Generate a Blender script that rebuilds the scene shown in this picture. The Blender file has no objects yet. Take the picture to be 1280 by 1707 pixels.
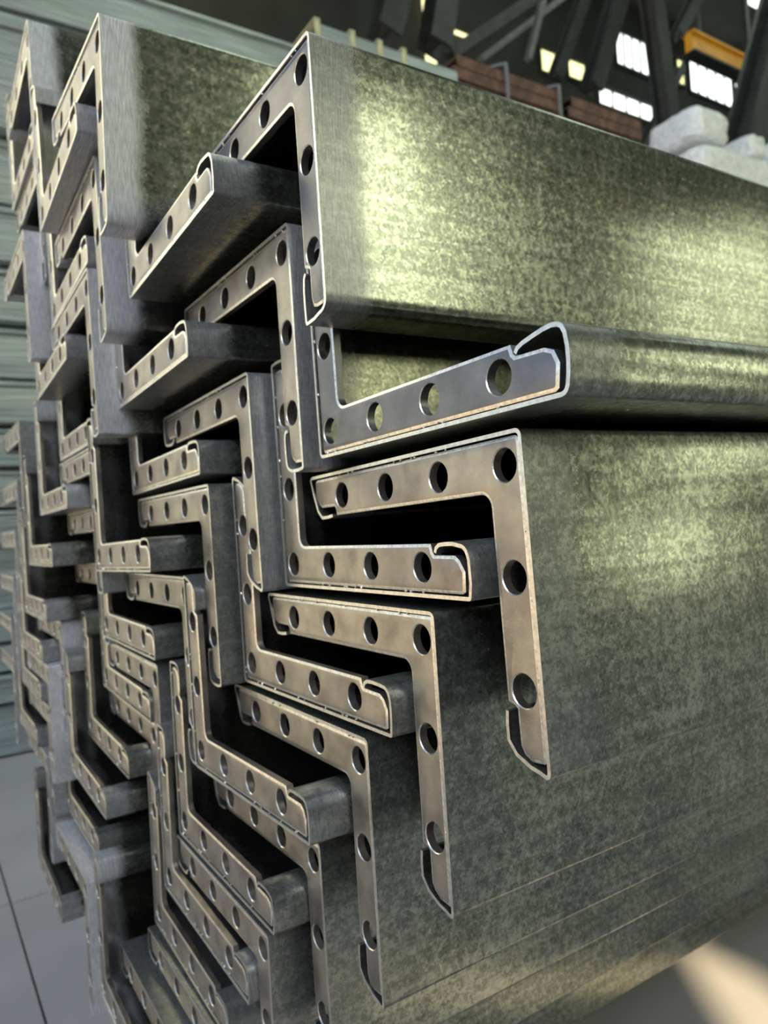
import bpy, bmesh, math, random
from mathutils import Vector, Matrix
from mathutils.geometry import tessellate_polygon

# ------------------------------------------------------------------ camera, world, sun, exposure
S = 0.00085                        # one survey unit of the stacked profiles in metres
SC = bpy.context.scene
COL = SC.collection
IMG_W, IMG_H, F_PX = 1280, 1707, 1234.62
CAM_POS = Vector((280.465, -267.913, -43.14)) * S
CAM_R = Vector((0.540808, 0.838414, -0.067743))     # image right
CAM_D = Vector((-0.045572, -0.051214, -0.997647))   # image down
CAM_F = Vector((-0.839910, 0.542623, 0.010511))     # view direction
cam_data = bpy.data.cameras.new('camera')
cam = bpy.data.objects.new('camera', cam_data); COL.objects.link(cam)
m = Matrix.Identity(4)
for i in range(3):
    m[i][0], m[i][1], m[i][2], m[i][3] = CAM_R[i], -CAM_D[i], -CAM_F[i], CAM_POS[i]
cam.matrix_world = m
cam_data.sensor_fit = 'VERTICAL'; cam_data.sensor_height = 36; cam_data.sensor_width = 27
cam_data.lens = 36 * F_PX / IMG_H
cam_data.clip_start = 0.02; cam_data.clip_end = 300
cam_data.dof.use_dof = True
cam_data.dof.focus_distance = 0.34
cam_data.dof.aperture_fstop = 12.5
SC.camera = cam

SUN_EL, SUN_AZ = math.radians(33), math.radians(-35)     # azimuth measured from +X towards +Y
SUN_DIR = Vector((math.cos(SUN_EL) * math.cos(SUN_AZ), math.cos(SUN_EL) * math.sin(SUN_AZ), math.sin(SUN_EL)))
world = bpy.data.worlds.new('sky'); SC.world = world; world.use_nodes = True
wn, wl = world.node_tree.nodes, world.node_tree.links
sky = wn.new('ShaderNodeTexSky'); sky.sky_type = 'NISHITA'; sky.sun_disc = False
sky.sun_elevation = SUN_EL; sky.sun_rotation = math.pi / 2 - SUN_AZ
wl.new(sky.outputs[0], wn['Background'].inputs[0]); wn['Background'].inputs[1].default_value = 0.13
sun_data = bpy.data.lights.new('sun', 'SUN'); sun_data.energy = 5.6; sun_data.angle = 0.009
sun_data.color = (1.0, 0.80, 0.50)
sun = bpy.data.objects.new('sun', sun_data); COL.objects.link(sun)
sun.rotation_euler = SUN_DIR.to_track_quat('Z', 'Y').to_euler()
sun.location = (8, -8, 8)

SC.view_settings.view_transform = 'Standard'; SC.view_settings.look = 'None'
SC.view_settings.gamma = 1; SC.view_settings.use_curve_mapping = False
SC.view_settings.exposure = 1.05
SC.cycles.use_denoising = True
SC.cycles.max_bounces = 8
SC.cycles.sample_clamp_indirect = 6

FLOOR = -0.75
random.seed(4)

# ------------------------------------------------------------------ helpers
def ray(px, py):
    return CAM_F + CAM_R * ((px - IMG_W / 2) / F_PX) + CAM_D * ((py - IMG_H / 2) / F_PX)
def at_x(px, py, X):
    d = ray(px, py); return CAM_POS + d * ((X - CAM_POS.x) / d.x)
def at_depth(px, py, t):
    return CAM_POS + ray(px, py) * t

def mesh_from(name, verts, faces, mats=None, smooth=None, face_mats=None):
    me = bpy.data.meshes.new(name); me.from_pydata([tuple(v) for v in verts], [], faces)
    for mt in (mats or []): me.materials.append(mt)
    if face_mats:
        me.polygons.foreach_set('material_index', face_mats)
    bm = bmesh.new(); bm.from_mesh(me); bmesh.ops.recalc_face_normals(bm, faces=bm.faces); bm.to_mesh(me); bm.free()
    if smooth is not None:
        me.polygons.foreach_set('use_smooth', [True] * len(me.polygons))
        me.set_sharp_from_angle(angle=math.radians(smooth))
    me.update()
    return me
def link(name, me, parent=None):
    o = bpy.data.objects.new(name, me); COL.objects.link(o)
    if parent: o.parent = parent
    return o
def tag(o, label=None, cat=None, group=None, kind=None):
    if label: o['label'] = label
    if cat: o['category'] = cat
    if group: o['group'] = group
    if kind: o['kind'] = kind
    return o
def empty(name, loc, roty=0.0):
    o = bpy.data.objects.new(name, None); COL.objects.link(o)
    o.location = loc; o.rotation_euler = (0, roty, 0); o.empty_display_size = 0.05
    return o
def box_geo(lo, hi, bev=0.0):
    bm = bmesh.new()
    bmesh.ops.create_cube(bm, size=1)
    for v in bm.verts:
        for i in range(3):
            v.co[i] = lo[i] + (v.co[i] + 0.5) * (hi[i] - lo[i])
    if bev:
        bmesh.ops.bevel(bm, geom=list(bm.edges), offset=bev, segments=2, profile=0.5, affect='EDGES')
    return bm
def bm_obj(name, bm, mat, parent=None, smooth=None):
    me = bpy.data.meshes.new(name); bm.to_mesh(me); bm.free()
    if mat: me.materials.append(mat)
    if smooth is not None:
        me.polygons.foreach_set('use_smooth', [True] * len(me.polygons)); me.set_sharp_from_angle(angle=math.radians(smooth))
    return link(name, me, parent)
def box(name, lo, hi, mat, parent=None, bev=0.0):
    return bm_obj(name, box_geo(lo, hi, bev), mat, parent)
def bar_geo(a, b, w, h, up=Vector((0, 0, 1))):
    a, b = Vector(a), Vector(b); d = (b - a).normalized()
    s = d.cross(up)
    if s.length < 1e-4: s = d.cross(Vector((0, 1, 0)))
    s.normalize(); u = s.cross(d).normalized()
    vs = []
    for p in (a, b):
        for i, j in ((-1, -1), (1, -1), (1, 1), (-1, 1)):
            vs.append(p + s * (i * w / 2) + u * (j * h / 2))
    return vs, [(0, 1, 2, 3), (4, 7, 6, 5), (0, 4, 5, 1), (1, 5, 6, 2), (2, 6, 7, 3), (3, 7, 4, 0)]
def ibeam_geo(a, b, w, h, t):
    vs, fs = [], []
    a, b = Vector(a), Vector(b); d = (b - a).normalized()
    up = Vector((1, 0, 0)) if abs(d.x) < 0.9 else Vector((0, 0, 1))
    s = d.cross(up).normalized(); u = s.cross(d).normalized()
    for off, ww, hh in ((u * (h / 2 - t / 2), w, t), (u * (-h / 2 + t / 2), w, t), (Vector((0, 0, 0)), t, h - 2 * t)):
        v, f = bar_geo(a + off, b + off, ww, hh, u)
        n = len(vs); vs += v; fs += [tuple(i + n for i in q) for q in f]
    return vs, fs

# ------------------------------------------------------------------ materials
def new_mat(name):
    mt = bpy.data.materials.new(name); mt.use_nodes = True
    nt = mt.node_tree
    return mt, nt, nt.nodes['Principled BSDF']
def node(nt, typ, **kw):
    n = nt.nodes.new(typ)
    for k, v in kw.items():
        if k.startswith('i_'):
            n.inputs[k[2:].replace('_', ' ')].default_value = v
        else: setattr(n, k, v)
    return n
def ramp(nt, src, stops):
    r = nt.nodes.new('ShaderNodeValToRGB')
    e = r.color_ramp.elements
    while len(e) < len(stops): e.new(0.5)
    for el, (p, c) in zip(e, stops):
        el.position = p; el.color = (*c, 1) if len(c) == 3 else c
    nt.links.new(src, r.inputs[0]); return r
def mapping(nt, scale, coord='Object'):
    tc = nt.nodes.new('ShaderNodeTexCoord'); mp = nt.nodes.new('ShaderNodeMapping')
    mp.inputs['Scale'].default_value = scale
    nt.links.new(tc.outputs[coord], mp.inputs[0]); return mp.outputs[0]
def mixc(nt, fac, a, b, mode='MIX'):
    n = nt.nodes.new('ShaderNodeMix'); n.data_type = 'RGBA'; n.blend_type = mode
    for sock, v in ((n.inputs[0], fac), (n.inputs[6], a), (n.inputs[7], b)):
        if hasattr(v, 'links'): nt.links.new(v, sock)
        else: sock.default_value = v if not isinstance(v, tuple) or len(v) == 4 else (*v, 1)
    return n.outputs[2]
def mathn(nt, op, a, b=None, c=None):
    n = nt.nodes.new('ShaderNodeMath'); n.operation = op
    for s, v in zip(n.inputs, (a, b, c)):
        if v is None: continue
        if hasattr(v, 'links'): nt.links.new(v, s)
        else: s.default_value = v
    return n.outputs[0]

def galvanized(name, inner=False):
    mt, nt, bs = new_mat(name)
    L = nt.links
    rnd = node(nt, 'ShaderNodeObjectInfo').outputs['Random']
    tc = nt.nodes.new('ShaderNodeTexCoord')
    off = nt.nodes.new('ShaderNodeVectorMath'); off.operation = 'ADD'
    cmb = nt.nodes.new('ShaderNodeCombineXYZ')
    sh = mathn(nt, 'MULTIPLY', rnd, 7.0)
    for k in range(3): L.new(sh, cmb.inputs[k])
    L.new(tc.outputs['Object'], off.inputs[0]); L.new(cmb.outputs[0], off.inputs[1])
    # crystalline spangle
    vor = node(nt, 'ShaderNodeTexVoronoi', feature='F1'); vor.inputs['Scale'].default_value = 620
    L.new(off.outputs[0], vor.inputs['Vector'])
    n1 = node(nt, 'ShaderNodeTexNoise'); n1.inputs['Scale'].default_value = 170; n1.inputs['Detail'].default_value = 9; n1.inputs['Roughness'].default_value = 0.78
    L.new(off.outputs[0], n1.inputs['Vector'])
    n2 = node(nt, 'ShaderNodeTexNoise'); n2.inputs['Scale'].default_value = 14; n2.inputs['Detail'].default_value = 3
    L.new(off.outputs[0], n2.inputs['Vector'])
    # rolling lines along the length
    mp = nt.nodes.new('ShaderNodeMapping'); mp.inputs['Scale'].default_value = (220, 3.0, 220)
    L.new(off.outputs[0], mp.inputs[0])
    n3 = node(nt, 'ShaderNodeTexNoise'); n3.inputs['Scale'].default_value = 1.0; n3.inputs['Detail'].default_value = 4
    L.new(mp.outputs[0], n3.inputs['Vector'])
    spot = mathn(nt, 'ADD', mathn(nt, 'MULTIPLY', n1.outputs['Fac'], 0.95), mathn(nt, 'MULTIPLY', n2.outputs['Fac'], 0.35))
    vcs = nt.nodes.new('ShaderNodeSeparateColor'); L.new(vor.outputs['Color'], vcs.inputs[0])
    spot = mathn(nt, 'ADD', spot, mathn(nt, 'MULTIPLY', mathn(nt, 'SUBTRACT', vcs.outputs[1], 0.5), 0.16))
    spot = mathn(nt, 'ADD', spot, mathn(nt, 'MULTIPLY', mathn(nt, 'SUBTRACT', n3.outputs['Fac'], 0.5), 0.30))
    sp = ramp(nt, spot, [(0.48, (0.10, 0.113, 0.097)), (0.62, (0.195, 0.21, 0.18)), (0.80, (0.47, 0.49, 0.415))])
    vc = nt.nodes.new('ShaderNodeSeparateColor'); L.new(vor.outputs['Color'], vc.inputs[0])
    base = mixc(nt, mathn(nt, 'MULTIPLY', vc.outputs[0], 0.3), sp.outputs[0], (0.40, 0.41, 0.36), 'MIX')
    # patches of brown stain here and there
    n4 = node(nt, 'ShaderNodeTexNoise'); n4.inputs['Scale'].default_value = 6; n4.inputs['Detail'].default_value = 6; n4.inputs['Roughness'].default_value = 0.65
    L.new(off.outputs[0], n4.inputs['Vector'])
    rs = ramp(nt, n4.outputs['Fac'], [(0.66, (0, 0, 0)), (0.74, (0.5, 0.5, 0.5))])
    base = mixc(nt, rs.outputs[0], base, (0.30, 0.20, 0.11))
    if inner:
        base = mixc(nt, 1.0, base, (0.42, 0.40, 0.36), 'MULTIPLY')  # inside faces of the sheet get a darker base colour
    # ground-off strip at the welded end
    sep = nt.nodes.new('ShaderNodeSeparateXYZ'); L.new(tc.outputs['Object'], sep.inputs[0])
    wob = mathn(nt, 'MULTIPLY', mathn(nt, 'SUBTRACT', n2.outputs['Fac'], 0.5), 0.022)
    yy = mathn(nt, 'ADD', sep.outputs['Y'], wob)
    band = nt.nodes.new('ShaderNodeMapRange'); band.interpolation_type = 'SMOOTHSTEP'
    band.inputs['From Min'].default_value = 0.036; band.inputs['From Max'].default_value = 0.019
    L.new(yy, band.inputs['Value'])
    tone = nt.nodes.new('ShaderNodeAttribute'); tone.attribute_type = 'OBJECT'; tone.attribute_name = 'band_tone'
    gcol = mixc(nt, tone.outputs['Fac'], (0.11, 0.11, 0.12), (0.90, 0.90, 0.94))
    scr = nt.nodes.new('ShaderNodeMapping'); scr.inputs['Rotation'].default_value = (math.radians(58), 0, 0); scr.inputs['Scale'].default_value = (60, 1500, 90)
    L.new(tc.outputs['Object'], scr.inputs[0])
    n5 = node(nt, 'ShaderNodeTexNoise'); n5.inputs['Scale'].default_value = 1.0; n5.inputs['Detail'].default_value = 2
    L.new(scr.outputs[0], n5.inputs['Vector'])
    gr = ramp(nt, n5.outputs['Fac'], [(0.35, (0.55, 0.55, 0.55)), (0.65, (1, 1, 1))])
    gcol = mixc(nt, 1.0, gcol, gr.outputs[0], 'MULTIPLY')
    bfac = mathn(nt, 'MULTIPLY', band.outputs[0], mathn(nt, 'MULTIPLY_ADD', tone.outputs['Fac'], 0.6, 0.32))
    L.new(mixc(nt, bfac, base, gcol), bs.inputs['Base Color'])
    met = nt.nodes.new('ShaderNodeMapRange'); met.inputs['To Min'].default_value = 0.94; met.inputs['To Max'].default_value = 0.5
    L.new(bfac, met.inputs['Value']); L.new(met.outputs[0], bs.inputs['Metallic'])
    rr = nt.nodes.new('ShaderNodeMapRange'); rr.inputs['To Min'].default_value = 0.20; rr.inputs['To Max'].default_value = 0.28
    rr.inputs['From Min'].default_value = 0.3; rr.inputs['From Max'].default_value = 0.7
    L.new(n1.outputs['Fac'], rr.inputs['Value']); L.new(mathn(nt, 'ADD', rr.outputs[0], mathn(nt, 'MULTIPLY', bfac, 0.2)), bs.inputs['Roughness'])
    hgt = mathn(nt, 'ADD', mathn(nt, 'MULTIPLY', n3.outputs['Fac'], 0.6), mathn(nt, 'MULTIPLY', n1.outputs['Fac'], 0.5))
    hgt = mathn(nt, 'ADD', hgt, mathn(nt, 'MULTIPLY', mathn(nt, 'MULTIPLY', n5.outputs['Fac'], bfac), 1.2))
    bp = nt.nodes.new('ShaderNodeBump'); bp.inputs['Strength'].default_value = 0.16; bp.inputs['Distance'].default_value = 0.0003
    L.new(hgt, bp.inputs['Height']); L.new(bp.outputs[0], bs.inputs['Normal'])
    return mt

def plate_mat():
    mt, nt, bs = new_mat('plain_plate_steel'); L = nt.links
    v = mapping(nt, (1, 1, 1))
    rnd = node(nt, 'ShaderNodeObjectInfo').outputs['Random']
    n1 = node(nt, 'ShaderNodeTexNoise', noise_dimensions='4D'); n1.inputs['Scale'].default_value = 48; n1.inputs['Detail'].default_value = 6
    L.new(v, n1.inputs['Vector']); L.new(mathn(nt, 'MULTIPLY', rnd, 30.0), n1.inputs['W'])
    r = ramp(nt, n1.outputs['Fac'], [(0.28, (0.22, 0.19, 0.165)), (0.5, (0.42, 0.368, 0.302)), (0.75, (0.56, 0.495, 0.405))])
    tone = nt.nodes.new('ShaderNodeAttribute'); tone.attribute_type = 'OBJECT'; tone.attribute_name = 'plate_tone'
    nb = node(nt, 'ShaderNodeTexNoise', noise_dimensions='4D'); nb.inputs['Scale'].default_value = 11; nb.inputs['Detail'].default_value = 5; nb.inputs['Roughness'].default_value = 0.6
    L.new(v, nb.inputs['Vector']); L.new(mathn(nt, 'MULTIPLY', rnd, 17.0), nb.inputs['W'])
    blot = ramp(nt, nb.outputs['Fac'], [(0.48, (0, 0, 0)), (0.66, (0.7, 0.7, 0.7))])
    warm = mixc(nt, blot.outputs[0], r.outputs[0], (0.21, 0.178, 0.178))
    cool = ramp(nt, n1.outputs['Fac'], [(0.28, (0.115, 0.112, 0.120)), (0.5, (0.165, 0.162, 0.172)), (0.75, (0.23, 0.226, 0.236))])
    L.new(mixc(nt, tone.outputs['Fac'], warm, cool.outputs[0]), bs.inputs['Base Color'])
    bs.inputs['Metallic'].default_value = 0.9
    rr = nt.nodes.new('ShaderNodeMapRange'); rr.inputs['To Min'].default_value = 0.34; rr.inputs['To Max'].default_value = 0.5
    L.new(n1.outputs['Fac'], rr.inputs['Value']); L.new(rr.outputs[0], bs.inputs['Roughness'])
    v2 = mapping(nt, (900, 900, 900)); n2 = node(nt, 'ShaderNodeTexNoise'); L.new(v2, n2.inputs['Vector']); n2.inputs['Scale'].default_value = 1
    bp = nt.nodes.new('ShaderNodeBump'); bp.inputs['Strength'].default_value = 0.15; bp.inputs['Distance'].default_value = 0.0004
    L.new(n2.outputs['Fac'], bp.inputs['Height']); L.new(bp.outputs[0], bs.inputs['Normal'])
    return mt

def simple(name, col, rough=0.6, metal=0.0, scale=20, var=0.25, bump=0.0, stretch=(1, 1, 1), emis=None, es=0.0):
    mt, nt, bs = new_mat(name); L = nt.links
    v = mapping(nt, tuple(scale * s for s in stretch))
    n = node(nt, 'ShaderNodeTexNoise'); n.inputs['Scale'].default_value = 1; n.inputs['Detail'].default_value = 5
    L.new(v, n.inputs['Vector'])
    lo = tuple(c * (1 - var) for c in col); hi = tuple(min(1, c * (1 + var)) for c in col)
    r = ramp(nt, n.outputs['Fac'], [(0.3, lo), (0.7, hi)])
    L.new(r.outputs[0], bs.inputs['Base Color'])
    bs.inputs['Roughness'].default_value = rough; bs.inputs['Metallic'].default_value = metal
    if bump:
        bp = nt.nodes.new('ShaderNodeBump'); bp.inputs['Strength'].default_value = 0.5; bp.inputs['Distance'].default_value = bump
        L.new(n.outputs['Fac'], bp.inputs['Height']); L.new(bp.outputs[0], bs.inputs['Normal'])
    if emis:
        bs.inputs['Emission Color'].default_value = (*emis, 1); bs.inputs['Emission Strength'].default_value = es
    return mt

GALV = galvanized('galvanized_steel')
GALV_IN = galvanized('darker_inner_zinc', True)
PLATE = plate_mat()
RIM = simple('cut_sheet_edge', (0.66, 0.63, 0.58), 0.34, 0.95, 300, 0.2)
GRIND = simple('ground_edge', (0.72, 0.67, 0.60), 0.36, 0.95, 500, 0.25, 0.0003)
WELD = simple('weld_metal', (0.55, 0.53, 0.50), 0.3, 0.9, 300, 0.3)
CONC = simple('concrete_floor', (0.39, 0.375, 0.365), 0.75, 0, 3, 0.14, 0.002)
YARD = simple('yard_concrete', (0.80, 0.65, 0.40), 0.85, 0, 0.6, 0.15)
CLAD = simple('dark_cladding', (0.024, 0.027, 0.026), 0.7, 0, 2, 0.3)
ROOF = simple('roof_sheeting', (0.03, 0.033, 0.032), 0.7, 0, 2, 0.3)
DARK = simple('dark_painted_steel', (0.035, 0.04, 0.042), 0.5, 0.2, 6, 0.3)
GREYP = simple('grey_painted_steel', (0.22, 0.24, 0.25), 0.5, 0.2, 6, 0.2)
RUST = simple('rusty_steel', (0.14, 0.078, 0.058), 0.75, 0.15, 14, 0.45, 0.001)
ORANGE = simple('orange_paint', (0.90, 0.42, 0.03), 0.45, 0, 5, 0.15)
STRAP = simple('steel_strap', (0.42, 0.42, 0.40), 0.4, 0.8, 30, 0.15)
WRAP = simple('plastic_film', (0.86, 0.89, 0.92), 0.18, 0, 26, 0.14, 0.06)
TIMBER = simple('rough_timber', (0.33, 0.24, 0.15), 0.85, 0, 8, 0.35, 0.002, (1, 12, 12))
PANE_W = simple('daylit_pane', (0.9, 0.95, 0.95), 0.4, 0, 2, 0.05, emis=(0.93, 1.0, 0.97), es=1.1)
PANE_R = simple('sunlit_window_pane', (0.9, 0.92, 0.6), 0.4, 0, 2, 0.05, emis=(0.97, 1.0, 0.66), es=6.5)
PANE_FILL = simple('added_fill_pane', (0.9, 0.93, 0.97), 0.4, 0, 2, 0.05, emis=(0.84, 0.92, 1.0), es=4.3)  # glowing pane added as fill light from the front right
PANE_Y = simple('daylit_tinted_pane', (0.9, 0.92, 0.6), 0.4, 0, 2, 0.05, emis=(1.0, 0.98, 0.46), es=0.72)
SKYL = simple('translucent_roof_panel', (0.8, 0.85, 0.75), 0.5, 0, 2, 0.05, emis=(0.86, 1.0, 0.86), es=1.1)

# ------------------------------------------------------------------ building
def structure(o): return tag(o, kind='structure')
XL, XR, YF, YB, ZR = -8.0, 6.0, -3.0, 28.0, 8.6
fl = structure(empty('floor', (0, 0, FLOOR)))
box('base_course', (XL, YF, -0.2), (XR, YB, -0.02), CONC, fl)
fx = [XL, -5.9, -3.7, -1.44, 0.8, 3.0, XR]; fy = [YF, -0.09] + [2.4 + 2.56 * k for k in range(10)] + [YB]
for i in range(len(fx) - 1):
    for k in range(len(fy) - 1):
        box('slab', (fx[i] + 0.002, fy[k] + 0.002, -0.02), (fx[i + 1] - 0.002, fy[k + 1] - 0.002, 0), CONC, fl)
structure(box('yard', (-60, -60, FLOOR - 0.25), (60, YF, FLOOR - 0.05), YARD))      # the yard outside the gate
structure(box('ceiling', (XL, YF, ZR), (XR, YB, ZR + 0.15), ROOF))
structure(box('wall_left', (XL - 0.2, YF, FLOOR), (XL, YB, ZR), CLAD))
structure(box('wall_right', (XR, YF, FLOOR), (XR + 0.2, YB, ZR), CLAD))
structure(box('wall_back', (XL, YB, FLOOR), (XR, YB + 0.2, ZR), CLAD))
fw = empty('wall_front', (0, YF, FLOOR)); structure(fw)
SLOT = (4.86, 5.07, 3.58)
for lo, hi in (((0.6, -0.03, 0), (SLOT[0], 0, ZR - FLOOR)), ((SLOT[1], -0.03, 0), (XR, 0, ZR - FLOOR)),
               ((SLOT[0], -0.03, SLOT[2] - FLOOR), (SLOT[1], 0, ZR - FLOOR)), ((XL, -0.2, 8.2), (0.6, 0, ZR - FLOOR))):
    box('panel', lo, hi, CLAD, fw)

win_n = [0]
def window(corners, mat, axis_out, n_mull, frame=0.05, horiz=0):
    """corners: 4 points of the opening on its wall; pane and bars stand just proud of it."""
    win_n[0] += 1
    c = [Vector(p) for p in corners]
    ctr = sum(c, Vector()) / 4
    root = structure(empty('window_%d' % win_n[0], ctr))
    n = Vector(axis_out)
    loc = [p - ctr for p in c]
    vs = [p + n * 0.02 for p in loc] + [p + n * 0.035 for p in loc]
    link('pane', mesh_from('pane', vs, [(0, 1, 2, 3), (7, 6, 5, 4), (0, 4, 5, 1), (1, 5, 6, 2), (2, 6, 7, 3), (3, 7, 4, 0)], [mat]), root)
    vs, fs = [], []
    def add(a, b, w):
        v, f = bar_geo(a + n * 0.04, b + n * 0.04, w, w, n); k = len(vs); vs.extend(v); fs.extend([tuple(i + k for i in q) for q in f])
    for i in range(4): add(loc[i], loc[(i + 1) % 4], frame)
    link('window_frame', mesh_from('window_frame', vs, fs, [DARK]), root)
    for k in range(1, n_mull + 1):
        t = k / (n_mull + 1)
        v, f = bar_geo(loc[0].lerp(loc[1], t) + n * 0.04, loc[3].lerp(loc[2], t) + n * 0.04, frame * 0.7, frame * 0.7, n)
        link('mullion', mesh_from('mullion', v, f, [DARK]), root)
    for k in range(1, horiz + 1):
        t = k / (horiz + 1)
        v, f = bar_geo(loc[0].lerp(loc[3], t) + n * 0.04, loc[1].lerp(loc[2], t) + n * 0.04, frame * 0.7, frame * 0.7, n)
        link('mullion', mesh_from('mullion', v, f, [DARK]), root)
# windows in the left wall, at the places where the photograph shows them
def wl_window(x0, y0, x1, y1, hgt, mat, mull, fr=0.05):
    a = at_x(x0, y0, XL); b = at_x(x1, y1, XL)          # upper corners near and far
    z1 = (a.z + b.z) / 2
    z0 = z1 - hgt
    window([(XL, a.y, z1), (XL, b.y, z1), (XL, b.y, z0), (XL, a.y, z0)], mat, (1, 0, 0), mull, fr)
wl_window(1020, 52, 1101, 85, 0.62, PANE_W, 5)
wl_window(1122, 97, 1136, 104, 0.50, PANE_Y, 0)
wl_window(1143, 100, 1216, 134, 0.62, PANE_W, 4)
wl_window(1219, 138, 1232, 143, 0.4, PANE_W, 1)
wl_window(992, 140, 1084, 182, 0.33, PANE_W, 3)
wl_window(895, 80, 930, 94, 0.40, PANE_Y, 0)
wl_window(941, 97, 972, 110, 0.34, PANE_Y, 0)
wl_window(693, -60, 716, -50, 1.6, PANE_Y, 0, 0.03)
wl_window(750, 48, 783, 62, 0.10, PANE_Y, 0, 0.02)
wl_window(1100, -8, 1190, 10, 0.14, PANE_W, 5, 0.03)
# windows in the right wall (behind the viewer, mirrored in the steel)
def wr_window(y0, y1, z0, z1, mat, mull, hz=2):
    window([(XR, y1, z1), (XR, y0, z1), (XR, y0, z0), (XR, y1, z0)], mat, (-1, 0, 0), mull, 0.08, hz)
wr_window(3.7, 4.5, 1.2, 5.2, PANE_R, 0, 3)
wr_window(9.4, 10.6, 1.6, 4.4, PANE_R, 0, 3)
wr_window(7.4, 8.3, FLOOR + 0.02, 0.9, PANE_R, 2, 1)
for x0, x1 in ((0.9, 2.6), (2.9, 4.6)):
    window([(x0, YF, 6.4), (x1, YF, 6.4), (x1, YF, 1.2), (x0, YF, 1.2)], PANE_FILL, (0, 1, 0), 2, 0.08, 3)  # unseen front windows, added to brighten the profile ends
for k in range(5):
    y = 2.5 + k * 5
    win_n[0] += 1
    structure(box('window_%d' % win_n[0], (XL + 1.2, y, ZR - 0.06), (XR - 1.2, y + 1.1, ZR - 0.02), SKYL))

# ------------------------------------------------------------------ the L-shaped steel profiles
LH, LV, TH, TV = 238.3, 181.6, 32.0, 29.0
SHEET, LEN = 2.3, 3050.0
H0, G0, PIT, HQ, HR = 15.7, 18.0, 58.8, 60.0, 9.2

def leg_end(t, kind, rng):
    """outer surface of a leg end in (s from the end, w across), from the outer face round to the lip tip"""
    j = lambda a: rng.uniform(-a, a)
    if kind == 'chamfer':
        p = [(4.0, 0), (2.0, 0.5), (0.7, 1.6), (0.1, 3.6), (1.4 + j(.4), 8), (3.6 + j(.6), t * 0.5), (8 + j(1), t - 4), (14 + j(1), t + 1.6), (15, t + 1.9), (24, t + 2.0), (31.5 + j(1), t + 1.2)]
    elif kind == 'outround':
        p = [(13, 0)] + [(10 - 9.5 * math.sin(math.pi / 2 * k / 6), 10 - 10 * math.cos(math.pi / 2 * k / 6)) for k in range(1, 7)] + [(-1.5, t * 0.6), (-2.4, t - 2), (-2, t + 0.2), (0, t + 1.2), (8, t + 1.6), (20, t + 1.8), (30, t + 0.6), (32.5, t - 2)]
    elif kind == 'flare':
        p = [(4.5, 0), (2.2, 0.5), (0.4, 1.9), (-0.8, 4.2), (-1.9, t * 0.3), (-2.5, t * 0.5), (-2.4, t * 0.7), (-1.5, t * 0.9), (0.4, t + 0.6), (3, t + 2.2), (7, t + 2.9), (13, t + 2.4), (20, t + 1.0), (27, t - 0.6), (31, t - 2.2), (33, t - 4.6)]
    else:
        p = [(2.4, 0), (1.2, 0.3), (0.3, 1.2), (0, 2.4), (-0.9 + j(.3), t * 0.3), (-1.1 + j(.3), t * 0.52), (-0.7, t - 9)]
        for k in range(1, 6):
            a = math.pi / 2 * k / 5
            p.append((8 - 8 * math.cos(a), t - 8 + 8 * math.sin(a)))
        p += [(14, t + 0.9 + j(.4)), (21, t + 1.3 + j(.5)), (27, t + 0.5), (30.5 + j(1), t - 1.6), (32 + j(.8), t - 4.6)]
    return p

def shell_mesh(kind_h, kind_v, seed):
    rng = random.Random(seed)
    ph = [(-LH + s, -w) for s, w in leg_end(TH, kind_h, rng)][::-1]
    pv = [(-w, -LV + s) for s, w in leg_end(TV, kind_v, rng)]
    r = 4.5
    arc = [(-r + r * math.sin(math.pi / 2 * k / 4), -r + r * math.cos(math.pi / 2 * k / 4)) for k in range(5)]
    path = ph + [(-LH * 0.5, 0.0)] + arc + [(0.0, -LV * 0.5)] + pv
    n = len(path); inner = []
    for i in range(n):
        a = Vector(path[max(i - 1, 0)]); b = Vector(path[i]); c = Vector(path[min(i + 1, n - 1)])
        d1 = (b - a).normalized() if i > 0 else (c - b).normalized()
        d2 = (c - b).normalized() if i < n - 1 else d1
        tn = (d1 + d2).normalized(); nn = Vector((tn.y, -tn.x))        # right of travel = inside of the section
        k = SHEET / max(0.5, nn.dot(Vector((d1.y, -d1.x))))
        inner.append((b.x + nn.x * k, b.y + nn.y * k))
    ys = [0.0, 0.35, 60.0, LEN]
    verts, faces, fm = [], [], []
    for yi, y in enumerate(ys):
        for (o, q) in zip(path, inner):
            verts.append(Vector((o[0], y, o[1])) * S)
        for (o, q) in zip(path, inner):
            verts.append(Vector((q[0], y, q[1])) * S)
    st = 2 * n
    for yi in range(len(ys) - 1):
        for i in range(n - 1):
            a = yi * st + i
            faces.append((a, a + 1, a + 1 + st, a + st)); fm.append(0)
            b = a + n
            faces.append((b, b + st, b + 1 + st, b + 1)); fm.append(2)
        for i in (0, n - 1):
            a = yi * st + i
            faces.append((a, a + st, a + st + n, a + n)); fm.append(1)
    for yi, rev in ((0, 0), (len(ys) - 1, 1)):
        for i in range(n - 1):
            a = yi * st + i
            faces.append((a, a + n, a + n + 1, a + 1)); fm.append(1)
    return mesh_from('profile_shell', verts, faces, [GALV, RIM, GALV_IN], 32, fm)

def offset_poly(p, d):
    n = len(p); out = []
    for i in range(n):
        a, b, c = Vector(p[i - 1]), Vector(p[i]), Vector(p[(i + 1) % n])
        d1, d2 = (b - a).normalized(), (c - b).normalized()
        nn = Vector((-(d1.y + d2.y), d1.x + d2.x)); nn.normalize()
        k = d / max(0.4, nn.dot(Vector((-d1.y, d1.x))))
        out.append((b.x + nn.x * k, b.y + nn.y * k))
    return out

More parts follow.
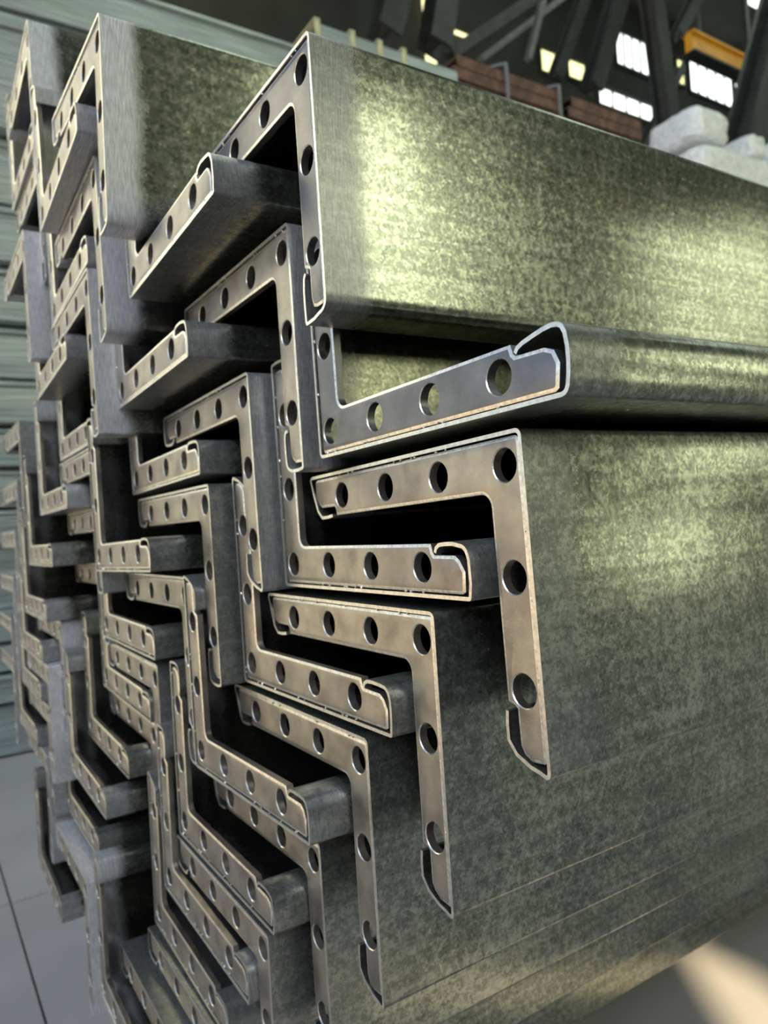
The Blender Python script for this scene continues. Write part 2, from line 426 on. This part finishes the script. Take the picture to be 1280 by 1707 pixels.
def plate_mesh(seed):
    rng = random.Random(seed); g = 3.3
    j = lambda a: rng.uniform(-a, a)
    def end(t):       # (s, w) from outer side to inner side
        return [(9, g), (6.5 + j(1), g + 1.5), (6 + j(1), t * 0.5), (9.5 + j(1.5), t - 9.5), (14, t - 7), (33.5, t - 6.6 + j(.4)), (35, t - 5), (36.5, t)]
    pts = []
    r = 3.5
    arc = [(-g - r + r * math.sin(math.pi / 2 * k / 4), -g - r + r * math.cos(math.pi / 2 * k / 4)) for k in range(5)]
    pts += arc                                                    # outer corner, clockwise
    pts += [(-w, -LV + s) for s, w in end(TV)]                    # down the right side, round the end, back up the inside
    r = 8.0
    cx, cy = -TV - r, -TH - r
    pts += [(cx + r * math.cos(math.pi / 2 * k / 6), cy + r * math.sin(math.pi / 2 * k / 6)) for k in range(7)]
    pts += [(-LH + s, -w) for s, w in end(TH)][::-1]
    pts = pts[::-1]                                               # counter-clockwise
    holes = [(-H0, -G0), (-H0, -G0 - HQ), (-H0, -G0 - 2 * HQ)] + [(-H0 - k * PIT, -G0) for k in (1, 2, 3)]
    N = 20
    def circ(c, rad): return [(c[0] + rad * math.cos(2 * math.pi * k / N), c[1] - rad * math.sin(2 * math.pi * k / N)) for k in range(N)]
    verts, faces, fm = [], [], []
    def add_loop(loop, y):
        k = len(verts); verts.extend(Vector((p[0], y, p[1])) * S for p in loop); return list(range(k, k + len(loop)))
    y0, y1, ch = 1.0, 7.0, 1.9
    outer_in = offset_poly(pts, ch)
    loops_f = [outer_in] + [circ(h, HR + 0.6) for h in holes]
    loops_s = [pts] + [circ(h, HR) for h in holes]
    idf = [add_loop(l, y0) for l in loops_f]
    ids = [add_loop(l, y0 + 0.6) for l in loops_s]
    idb = [add_loop(l, y1) for l in loops_s]
    for q, (A, B) in enumerate(zip(idf, ids)):
        for i in range(len(A)):
            k = (i + 1) % len(A); faces.append((A[i], A[k], B[k], B[i])); fm.append(1)
    for A, B in zip(ids, idb):
        for i in range(len(A)):
            k = (i + 1) % len(A); faces.append((A[i], A[k], B[k], B[i])); fm.append(0)
    for loops, ids_ in ((loops_f, idf), (loops_s, idb)):
        flat = [i for l in ids_ for i in l]
        for tri in tessellate_polygon([[Vector((p[0], p[1], 0)) for p in l] for l in loops]):
            faces.append(tuple(flat[i] for i in tri)); fm.append(0)
    return mesh_from('end_plate', verts, faces, [PLATE, GRIND], 25, fm)

def weld_mesh(seed):
    rng = random.Random(seed); bm = bmesh.new()
    spots = []
    for _ in range(9): spots.append((-rng.uniform(8, LH - 12), -2.9))
    for _ in range(5): spots.append((-2.9, -rng.uniform(8, LV - 12)))
    for u, v in spots:
        mt = Matrix.Translation(Vector((u, 0.9, v)) * S) @ Matrix.Rotation(rng.uniform(0, 3), 4, 'Y') @ Matrix.Diagonal((rng.uniform(0.9, 2.0) * S, 0.9 * S, rng.uniform(0.6, 1.0) * S, 1))
        bmesh.ops.create_icosphere(bm, subdivisions=1, radius=1.0, matrix=mt)
    me = bpy.data.meshes.new('weld_spots'); bm.to_mesh(me); bm.free(); me.materials.append(WELD)
    return me

SHELLS = [shell_mesh('round', 'round', 1), shell_mesh('round', 'chamfer', 2), shell_mesh('round', 'round', 3), shell_mesh('chamfer', 'chamfer', 5), shell_mesh('round', 'outround', 6), shell_mesh('flare', 'round', 7)]
PLATES = [plate_mesh(k) for k in range(4)]
WELDS = [weld_mesh(k) for k in range(4)]

# elbow kind (A: elbow at the upper right, B: elbow at the lower left), row, step, x, y, z, roll
PIECES = {
"A1,2": [0.0, 0.1, 0.0, 0.026], "A1,3": [-72.8, -9.9, -99.3, -0.002], "A1,4": [-146.9, -17.3, -188.2, -0.008], "A1,5": [-233.2, -15.0, -287.1, 0.001], "A1,6": [-283.3, -41.3, -369.3, -0.023], "A1,8": [-398, -50, -513, -0.02], "A1,9": [-471, -68, -555, -0.01],
"B1,1": [-189.3, -15.8, 3.4, 0.015], "B1,2": [-275.6, -9.3, -91.7, 0.002], "B1,3": [-345.8, -22.2, -177.7, -0.003], "B1,4": [-418.0, -48.4, -264.5, 0.012], "B1,5": [-503.9, -43.1, -356.7, -0.02], "B1,6": [-555.0, -48.4, -430.6, -0.038], "B1,7": [-626.0, -43.8, -499.8, -0.048],
"A2,1": [-129.2, -35.8, 273.8, -0.002], "A2,2": [-201.7, -23.0, 179.1, -0.002], "A2,3": [-285.3, -26.3, 86.1, 0.012], "A2,4": [-357.9, -39.7, -0.4, -0.0], "A2,5": [-421.1, -43.8, -85.5, 0.002], "A2,6": [-550.6, -42.7, -186.3, -0.016], "A2,7": [-621.0, -30, -266.7, -0.02], "A2,10": [-776.0, -92, -493.5, -0.02],
"B2,1": [-449.9, -73.9, 187.3, 0.031], "B2,2": [-544.9, -67.9, 95.1, 0.022], "B2,3": [-606.4, -42.9, 5.2, 0.016], "B2,4": [-660.0, -77.9, -81.7, 0.018], "B2,5": [-734.6, -59.0, -169.5, -0.011], "B2,6": [-821.7, -45.2, -249.5, -0.029], "B2,7": [-891.5, -56.8, -329.4, -0.027], "B2,8": [-929.0, -78.3, -384.2, -0.027], "B2,9": [-1023.0, -72.0, -474.0, 0.002], "B2,11": [-745, -88, -626, -0.01],
"A3,1": [-373.8, -104.4, 414.7, -0.093], "A3,2": [-480.3, -91.2, 341.0, 0.032], "A3,3": [-550.0, -90.1, 250.4, 0.027], "A3,4": [-664.4, -70.9, 71.9, 0.001], "A3,5": [-735.7, -52.1, -0.2, 0.001], "A3,6": [-822.6, -30, -79.4, 0], "A3,7": [-931.5, -79.0, -162.6, -0.001], "A3,8": [-963.0, -95.6, -232.0, -0.0], "A3,9": [-1025.0, -90, -306.2, 0], "A3,10": [-1080.0, -90, -398.1, 0],
"B3,1": [-693.9, -111.1, 335.5, 0.05], "B3,2": [-795.3, -87.2, 248.5, 0.042], "B3,3": [-891.5, -97.5, 163.6, 0.041], "B3,4": [-941.4, -63.3, 79.6, 0.001], "B3,5": [-1019.6, -85.1, 0.5, 0.003], "B3,6": [-1082.4, -98.1, -78.5, 0.004], "B3,7": [-1159.9, -99.4, -161.5, 0.0], "B3,8": [-1230.7, -98.9, -231.0, 0.0], "B3,9": [-1304.3, -95, -305.2, 0], "B3,10": [-1380.3, -95, -397.1, 0], "B3,12": [-1225, -95, -632, -0.02],
"A4,1": [-711, -108.0, 614.0, 0.06], "A4,2": [-804.7, -89.4, 498.5, 0.01], "A4,3": [-834.8, -110.5, 393.4, 0.013], "A4,6": [-1084.1, -100, 165.0, 0], "A4,7": [-1160.9, -100, 70.0, 0], "A4,8": [-1231.9, -100, -16.0, 0], "A4,9": [-1305.7, -100, -103.8, 0], "A4,10": [-1381.7, -100, -189.7, 0], "A4,11": [-1450, -95, -280, 0],
"B4,1": [-1040, -95, 500, 0]}
LABELS = {
"A2,1": "topmost steel L-profile of the near pile, tall face with yellow-green sheen",
"B1,1": "blue-grey plated L-profile opening upward, directly under the topmost near profile",
"A1,2": "large tan-plated L-profile furthest right, its elbow under the blue-grey plated one",
}
ROWN = {'1': 'nearest', '2': 'second', '3': 'third', '4': 'far-left'}
ORD = ['first', 'second', 'third', 'fourth', 'fifth', 'sixth', 'seventh', 'eighth', 'ninth', 'tenth', 'eleventh']
VAR = {"A1,2": (3, .12), "A1,3": (3, 0), "A1,4": (3, .05), "A1,5": (3, .1), "B1,2": (0, .35), "B1,1": (5, .1), "A2,1": (4, .45), "A2,2": (0, .6), "A2,3": (1, .55), "A2,10": (0, 1.0), "B2,11": (0, .9), "A3,7": (0, 1.0), "A3,8": (0, 1.0), "A3,3": (0, .95), "A3,1": (4, 1.0), "A3,2": (4, .95), "A4,1": (0, 1.0), "A4,3": (0, 1.0)}
TONE = {'B1,1': 1.0, 'B1,2': 0.2, 'A1,2': 0.0, 'A1,3': 0.05, 'A2,1': 0.75, 'B2,1': 0.5, 'A2,2': 0.2, 'A3,1': 0.6}
rank = {}
for key in sorted(PIECES, key=lambda k: -PIECES[k][2]):
    rk = (key[0], key[1]); rank.setdefault(rk, []).append(key)
for idx, (key, (x, y, z, a)) in enumerate(PIECES.items()):
    kind, row = key[0], key[1]
    root = empty('steel_profile', Vector((x, y, z)) * S, -a if kind == 'A' else math.pi - a)
    o_ = ORD[rank[(kind, row)].index(key)]
    lab = LABELS.get(key) or ('galvanized L-profile with its elbow at %s, %s from top in the %s slanting row'
                              % ('upper right' if kind == 'A' else 'lower left', o_, ROWN[row]))
    tag(root, lab, 'steel profile', 'nested steel profiles in the %s slanting row' % ROWN[row])
    rng = random.Random(idx * 7 + 1)
    vs_, tone = VAR.get(key, (rng.choice((0, 1, 2)), rng.uniform(0.35, 0.85) if row in '34' else rng.uniform(0.15, 0.6)))
    sh = link('profile_shell', SHELLS[vs_], root); sh['band_tone'] = tone
    pl = link('end_plate', PLATES[idx % 4], root)
    pl['plate_tone'] = TONE.get(key, {'1': 0.12, '2': 0.2, '3': 0.4, '4': 0.5}[row] + rng.uniform(-0.1, 0.1))
    tag(link('weld_spots', WELDS[idx % 4], root), kind='stuff')

# timber bearers the pile rests on
for y in (0.22, 1.35, 2.25):
    o = box('timber_bearer', (-1.25, y, FLOOR), (-0.42, y + 0.1, -0.628), TIMBER, None, 0.004)
    tag(o, 'rough timber bearer under the steel pile, %s' % {0.22: 'nearest its plated ends', 1.35: 'at its middle', 2.25: 'towards its far end'}[y], 'timber', 'timber bearers under the steel pile')

# ------------------------------------------------------------------ neighbouring stack of galvanized beams (left, behind)
XS = -2.6
edges = [-90, 17, 221, 340, 441, 538, 631, 708, 779, 847, 905, 962, 1017, 1070, 1122, 1172, 1220]
zs = [at_x(0, e, XS).z for e in edges]
zs[-1] = FLOOR + 0.005
def channel_geo(w, h, length, t=0.006, lip=0.035, r=0.028):
    """hollow box section with rounded corners, seen from its closed side"""
    pts = []
    for cx, cy, a0 in ((w - r, h - r, 0), (r, h - r, 90), (r, r, 180), (w - r, r, 270)):
        for k in range(4):
            a = math.radians(a0 + 30 * k); pts.append((cx + r * math.cos(a), cy + r * math.sin(a)))
    inn = [(min(max(p[0], t), w - t) if True else 0, min(max(p[1], t), h - t)) for p in pts]
    n = len(pts); vs, fs = [], []
    for y in (0, length):
        vs += [(p[0] - w, y, p[1]) for p in pts] + [(p[0] - w, y, p[1]) for p in inn]
    s = 2 * n
    for i in range(n):
        k = (i + 1) % n
        fs += [(i, k, s + k, s + i), (n + i, s + n + i, s + n + k, n + k), (i, n + i, n + k, k), (s + i, s + k, s + n + k, s + n + i)]
    return vs, fs
GALV2 = simple('weathered_galvanized', (0.45, 0.51, 0.51), 0.4, 0.7, 9, 0.3, 0.0008, (14, 0.5, 14))
for i in range(len(zs) - 1):
    h = zs[i] - zs[i + 1] - 0.008
    LB = 4.3 + 0.05 * ((i * 37) % 5)
    vs, fs = channel_geo(0.34, h, LB, 0.006, 0.03, 0.012)
    root = empty('galvanized_beam', (XS + 0.02 * math.sin(i * 2.3), -1.5 - 0.04 * ((i * 13) % 4), zs[i + 1]))
    link('beam_shell', mesh_from('beam_shell', vs, fs, [GALV2], 30), root)
    for nm_, za, zb_ in (('top_flange', h * 0.86, h * 0.90), ('bottom_flange', 0.004, 0.014)):
        box(nm_, (0, 0, za), (0.016 if nm_ == 'top_flange' else 0.022, LB, zb_), GALV2, root, 0.002)
    tag(root, 'long galvanized box beam in the left rear stack, %s from the top' % (ORD + ['twelfth', 'thirteenth', 'fourteenth', 'fifteenth', 'sixteenth'])[i], 'beam', 'galvanized beams stacked at the left rear')

# ------------------------------------------------------------------ strapped bundle, rusty channels, wrapped goods
# all three stand on the floor further along, parallel to the pile
def bundle_stack(px0, py0, px1, X, name):
    a = at_x(px0, py0, X); d = ray(px1, 0)
    t = (X - CAM_POS.x) / d.x
    return a, CAM_POS.y + d.y * t

# pale strapped bundle of box tubes
XA = -3.1
a = at_x(530, 28, XA); b = at_x(735, 110, XA)
zt = (a.z + b.z) / 2
for i in range(4):
    for j in range(2):
        h = 0.16
        root = empty('box_tube', (XA - j * 0.2, a.y, zt - (i + 1) * (h + 0.003)))
        vs, fs = channel_geo(0.19, h, (b.y - a.y) + 0.12)
        link('tube_shell', mesh_from('tube_shell', vs, fs, [GALV2], 30), root)
        tag(root, 'pale galvanized box tube in the strapped bundle behind, %s layer, %s' % (ORD[i], ('front column', 'rear column')[j]), 'tube', 'box tubes in the strapped bundle')
zb = zt - 4 * 0.163
root = empty('tube_rack', (XA - 0.2, (a.y + b.y) / 2, FLOOR))
Ln = (b.y - a.y) + 0.1
for k, fy in enumerate((-0.3, 0.3)):
    link('rack_leg', mesh_from('rack_leg', *bar_geo((0.1, fy * Ln, 0), (0.1, fy * Ln, zb - FLOOR - 0.08), 0.1, 0.1), [DARK]), root)
    link('rack_arm', mesh_from('rack_arm', *bar_geo((-0.2, fy * Ln, zb - FLOOR - 0.04), (0.2, fy * Ln, zb - FLOOR - 0.04), 0.08, 0.08), [DARK]), root)
tag(root, 'dark steel rack carrying the pale strapped tubes', 'rack')
for k, px in enumerate((527, 586, 632, 672)):
    p = at_x(px, 28 + (px - 530) * 0.4, XA)
    o = empty('strap', (XA, p.y, zt - 0.65))
    vs, fs = [], []
    for q0, q1 in (((0.006, 0, 0), (0.006, 0, 0.655)), ((0.006, 0, 0.655), (-0.4, 0, 0.655))):
        v, f = bar_geo(q0, q1, 0.03, 0.006, Vector((1, 0, 0)) if q0[2] != q1[2] else Vector((0, 0, 1))); n_ = len(vs); vs += v; fs += [tuple(i + n_ for i in q) for q in f]
    link('band', mesh_from('band', vs, fs, [simple('yellowed_strap_%d' % k, (0.62, 0.60, 0.38), 0.45, 0.3)]), o)
    tag(o, 'thin strap round the pale tube bundle, %s from the left' % ORD[k], 'strap', 'straps round the tube bundle')

# rusty channel bundles
XB = -3.3
def rusty(px0, py0, px1, layers, cname, drop):
    p0 = at_x(px0, py0, XB); d = ray(px1, py0 + (px1 - px0) * 0.44); q = CAM_POS + d * ((XB - CAM_POS.x) / d.x)
    z = p0.z; L_ = q.y - p0.y
    h = 0.072
    for i in range(layers):
        for j in range(3):
            # U channel lying on its flanges
            w, t = 0.16, 0.008
            sec = [(0, 0), (0, h), (-w, h), (-w, 0), (-w + t, 0), (-w + t, h - t), (-t, h - t), (-t, 0)]
            vs = [(u, y, v) for y in (0, L_ + 0.04 * ((i + j) % 3)) for u, v in sec]
            n_ = 8
            fs = [(k, (k + 1) % n_, n_ + (k + 1) % n_, n_ + k) for k in range(n_)]
            for o_ in (0, n_): fs += [(o_ + 0, o_ + 1, o_ + 6, o_ + 7), (o_ + 1, o_ + 2, o_ + 5, o_ + 6), (o_ + 2, o_ + 3, o_ + 4, o_ + 5)]
            root = empty('rusty_channel', (XB - j * (w + 0.02) + 0.022 * math.sin(i * 3 + j), p0.y - 0.02 * ((i * 2 + j) % 3), z - (i + 1) * (h + 0.010)))
            link('channel_body', mesh_from('channel_body', vs, fs, [RUST]), root)
            tag(root, 'brown rusty steel channel in the %s rusty bundle, %s layer, %s' % (cname, ORD[i], ('front', 'middle', 'back')[j]), 'steel channel', 'rusty channels in the %s bundle' % cname)
    return p0, L_, z - layers * (h + 0.010)
p0, L1, zb1 = rusty(762, 88, 934, 7, 'left', 0)
p1, L2, zb2 = rusty(952, 158, 1068, 7, 'right', 0)
for nm, p, L_, zb in (('left', p0, L1, zb1), ('right', p1, L2, zb2)):
    root = empty('steel_rack', (XB - 0.24, p.y + L_ / 2, FLOOR))
    for fy in (-0.35, 0.35):
        link('rack_leg', mesh_from('rack_leg', *bar_geo((0.12, fy * L_, 0), (0.12, fy * L_, zb - FLOOR - 0.08), 0.09, 0.09), [DARK]), root)
        link('rack_arm', mesh_from('rack_arm', *bar_geo((-0.27, fy * L_, zb - FLOOR - 0.04), (0.27, fy * L_, zb - FLOOR - 0.04), 0.08, 0.08), [DARK]), root)
    tag(root, 'dark steel rack holding the %s rusty channel bundle' % nm, 'rack')
for k, (px, py) in enumerate(((838, 110), (926, 146))):
    p = at_x(px, py, XB)
    o = empty('hoop', (XB, p.y, p.z - 0.55))
    vs, fs = [], []
    for q0, q1 in (((0.03, 0, 0), (0.03, 0, 0.55)), ((0.03, 0, 0.55), (-0.1, 0, 0.6)), ((-0.1, 0, 0.6), (-0.5, 0, 0.6))):
        v, f = bar_geo(q0, q1, 0.016, 0.016, Vector((0, 1, 0))); n_ = len(vs); vs += v; fs += [tuple(i + n_ for i in q) for q in f]
    link('hoop_bar', mesh_from('hoop_bar', vs, fs, [GREYP]), o)
    tag(o, 'grey steel hoop bent over the rusty channels, %s one' % ('left', 'right')[k], 'hoop', 'hoops over the rusty channels')

# film-wrapped goods on the right
def wrapped(px, py, X, sx, sy, sz, seed, lab, name='wrapped_bundle'):
    c = at_x(px, py, X); bm = bmesh.new()
    bmesh.ops.create_cube(bm, size=1)
    bmesh.ops.subdivide_edges(bm, edges=list(bm.edges), cuts=7, use_grid_fill=True)
    from mathutils import noise
    for v in bm.verts:
        q = Vector(v.co)
        k = (abs(2 * q.x) ** 6 + abs(2 * q.y) ** 6 + abs(2 * q.z) ** 6) ** (1 / 6)
        q = q / max(k, 1e-6) if k > 1 else q
        q += noise.noise_vector(q * 5 + Vector((seed, seed, 0))) * 0.05 + noise.noise_vector(q * 14 + Vector((seed, 0, 0))) * 0.02
        v.co = Vector((q.x * sx, q.y * sy, q.z * sz))
    o = bm_obj(name, bm, WRAP, None, 40)
    o.location = c
    tag(o, lab, 'wrapped goods', 'film-wrapped goods beyond the pile')
    return o
XW = -3.0
w4 = wrapped(1195, 318, XW, 0.55, 1.15, 0.34, 4, 'long low film-wrapped bundle underneath the others')
zt4 = w4.location.z + 0.19
def on_top(px, hgt, sy, seed, lab, dx=0.0):
    p = at_x(px, 200, XW)
    o = wrapped(px, 200, XW, 0.44, sy, hgt, seed, lab)
    o.location = (XW + dx, p.y, zt4 + hgt / 2 + 0.02)
on_top(1144, 0.24, 0.40, 1, 'large film-wrapped bundle beyond the pile, upper left one')
on_top(1217, 0.18, 0.20, 2, 'small film-wrapped bundle in the middle, beside the large one')
on_top(1275, 0.26, 0.30, 3, 'film-wrapped bundle at the right edge of the photo')
o = box('pallet_crate', (XW - 0.30, w4.location.y - 0.6, FLOOR), (XW + 0.26, w4.location.y + 0.6, w4.location.z - 0.21), TIMBER, None, 0.01)
tag(o, 'tall timber crate standing under the film-wrapped bundles', 'crate')

# ------------------------------------------------------------------ posts, braces and the crane girder
def strut(x0, y0, x1, y1, X, w, h, lab, mat=DARK, name='steel_brace', X2=None):
    a = at_x(x0, y0, X); b = at_x(x1, y1, X if X2 is None else X2)
    vs, fs = ibeam_geo((0, 0, 0), b - a, w, h, min(w, h) * 0.14)
    o = link(name, mesh_from(name, vs, fs, [mat])); o.location = a
    tag(o, lab, 'steelwork', 'posts and braces of the hall')
XP = -6.5
strut(925, 130, 985, -40, XP, 0.16, 0.16, 'slim dark post leaning right, between the two small yellow windows', DARK)
strut(750, 92, 905, -12, XP, 0.14, 0.14, 'dark diagonal brace rising right above the rusty bundle', DARK)
strut(800, 100, 960, -20, XP - 0.6, 0.08, 0.08, 'thin diagonal brace behind the first diagonal', GREYP)
strut(880, 100, 905, 0, XP - .3, 0.08, 0.08, 'short slim post left of the small yellow windows', GREYP)
strut(985, 150, 1038, -30, XP, 0.24, 0.24, 'wide dark post left of the large white window', DARK)
strut(1118, 240, 1082, -30, XP + 1.5, 0.2, 0.2, 'wide dark post right of the large white window', DARK)
strut(748, 945, 1136, 110, XP + 1, 0.1, 0.1, 'dark raking brace rising to the wide post', DARK)
strut(1128, 60, 1175, -30, XP + 1, 0.14, 0.14, 'thin dark brace rising right of the wide post', DARK)
strut(1240, 260, 1312, -20, XP + 2.5, 0.36, 0.36, 'big dark grey post at the right edge', DARK)
strut(640, 60, 672, -60, XP, 0.3, 0.3, 'dark post above the pale tube bundle, left one', DARK)
strut(724, 80, 745, -60, XP, 0.3, 0.3, 'dark post above the pale tube bundle, right one', DARK)
a = at_x(1146, 58, -6.0); b = at_x(1262, 100, -6.0)
root = empty('crane_girder', (-6.0, a.y, a.z))
L_ = b.y - a.y; hh = 0.24
vs, fs = bar_geo((0, 0, -hh / 2), (0, L_, -hh / 2), 0.10, hh); link('girder_body', mesh_from('girder_body', vs, fs, [ORANGE]), root)
vs, fs = bar_geo((0, 0, 0.02), (0, L_, 0.02), 0.2, 0.03); link('top_flange', mesh_from('top_flange', vs, fs, [ORANGE]), root)
vs, fs = bar_geo((0, 0, -hh - 0.02), (0, L_, -hh - 0.02), 0.2, 0.03); link('bottom_flange', mesh_from('bottom_flange', vs, fs, [DARK]), root)
for yy in (0.25, L_ - 0.25):
    vs, fs = bar_geo((0, yy, 0.03), (0, yy, ZR - a.z), 0.08, 0.08); link('roof_hanger', mesh_from('roof_hanger', vs, fs, [DARK]), root)
tag(root, 'orange crane girder under the dark roof at upper right', 'crane girder')
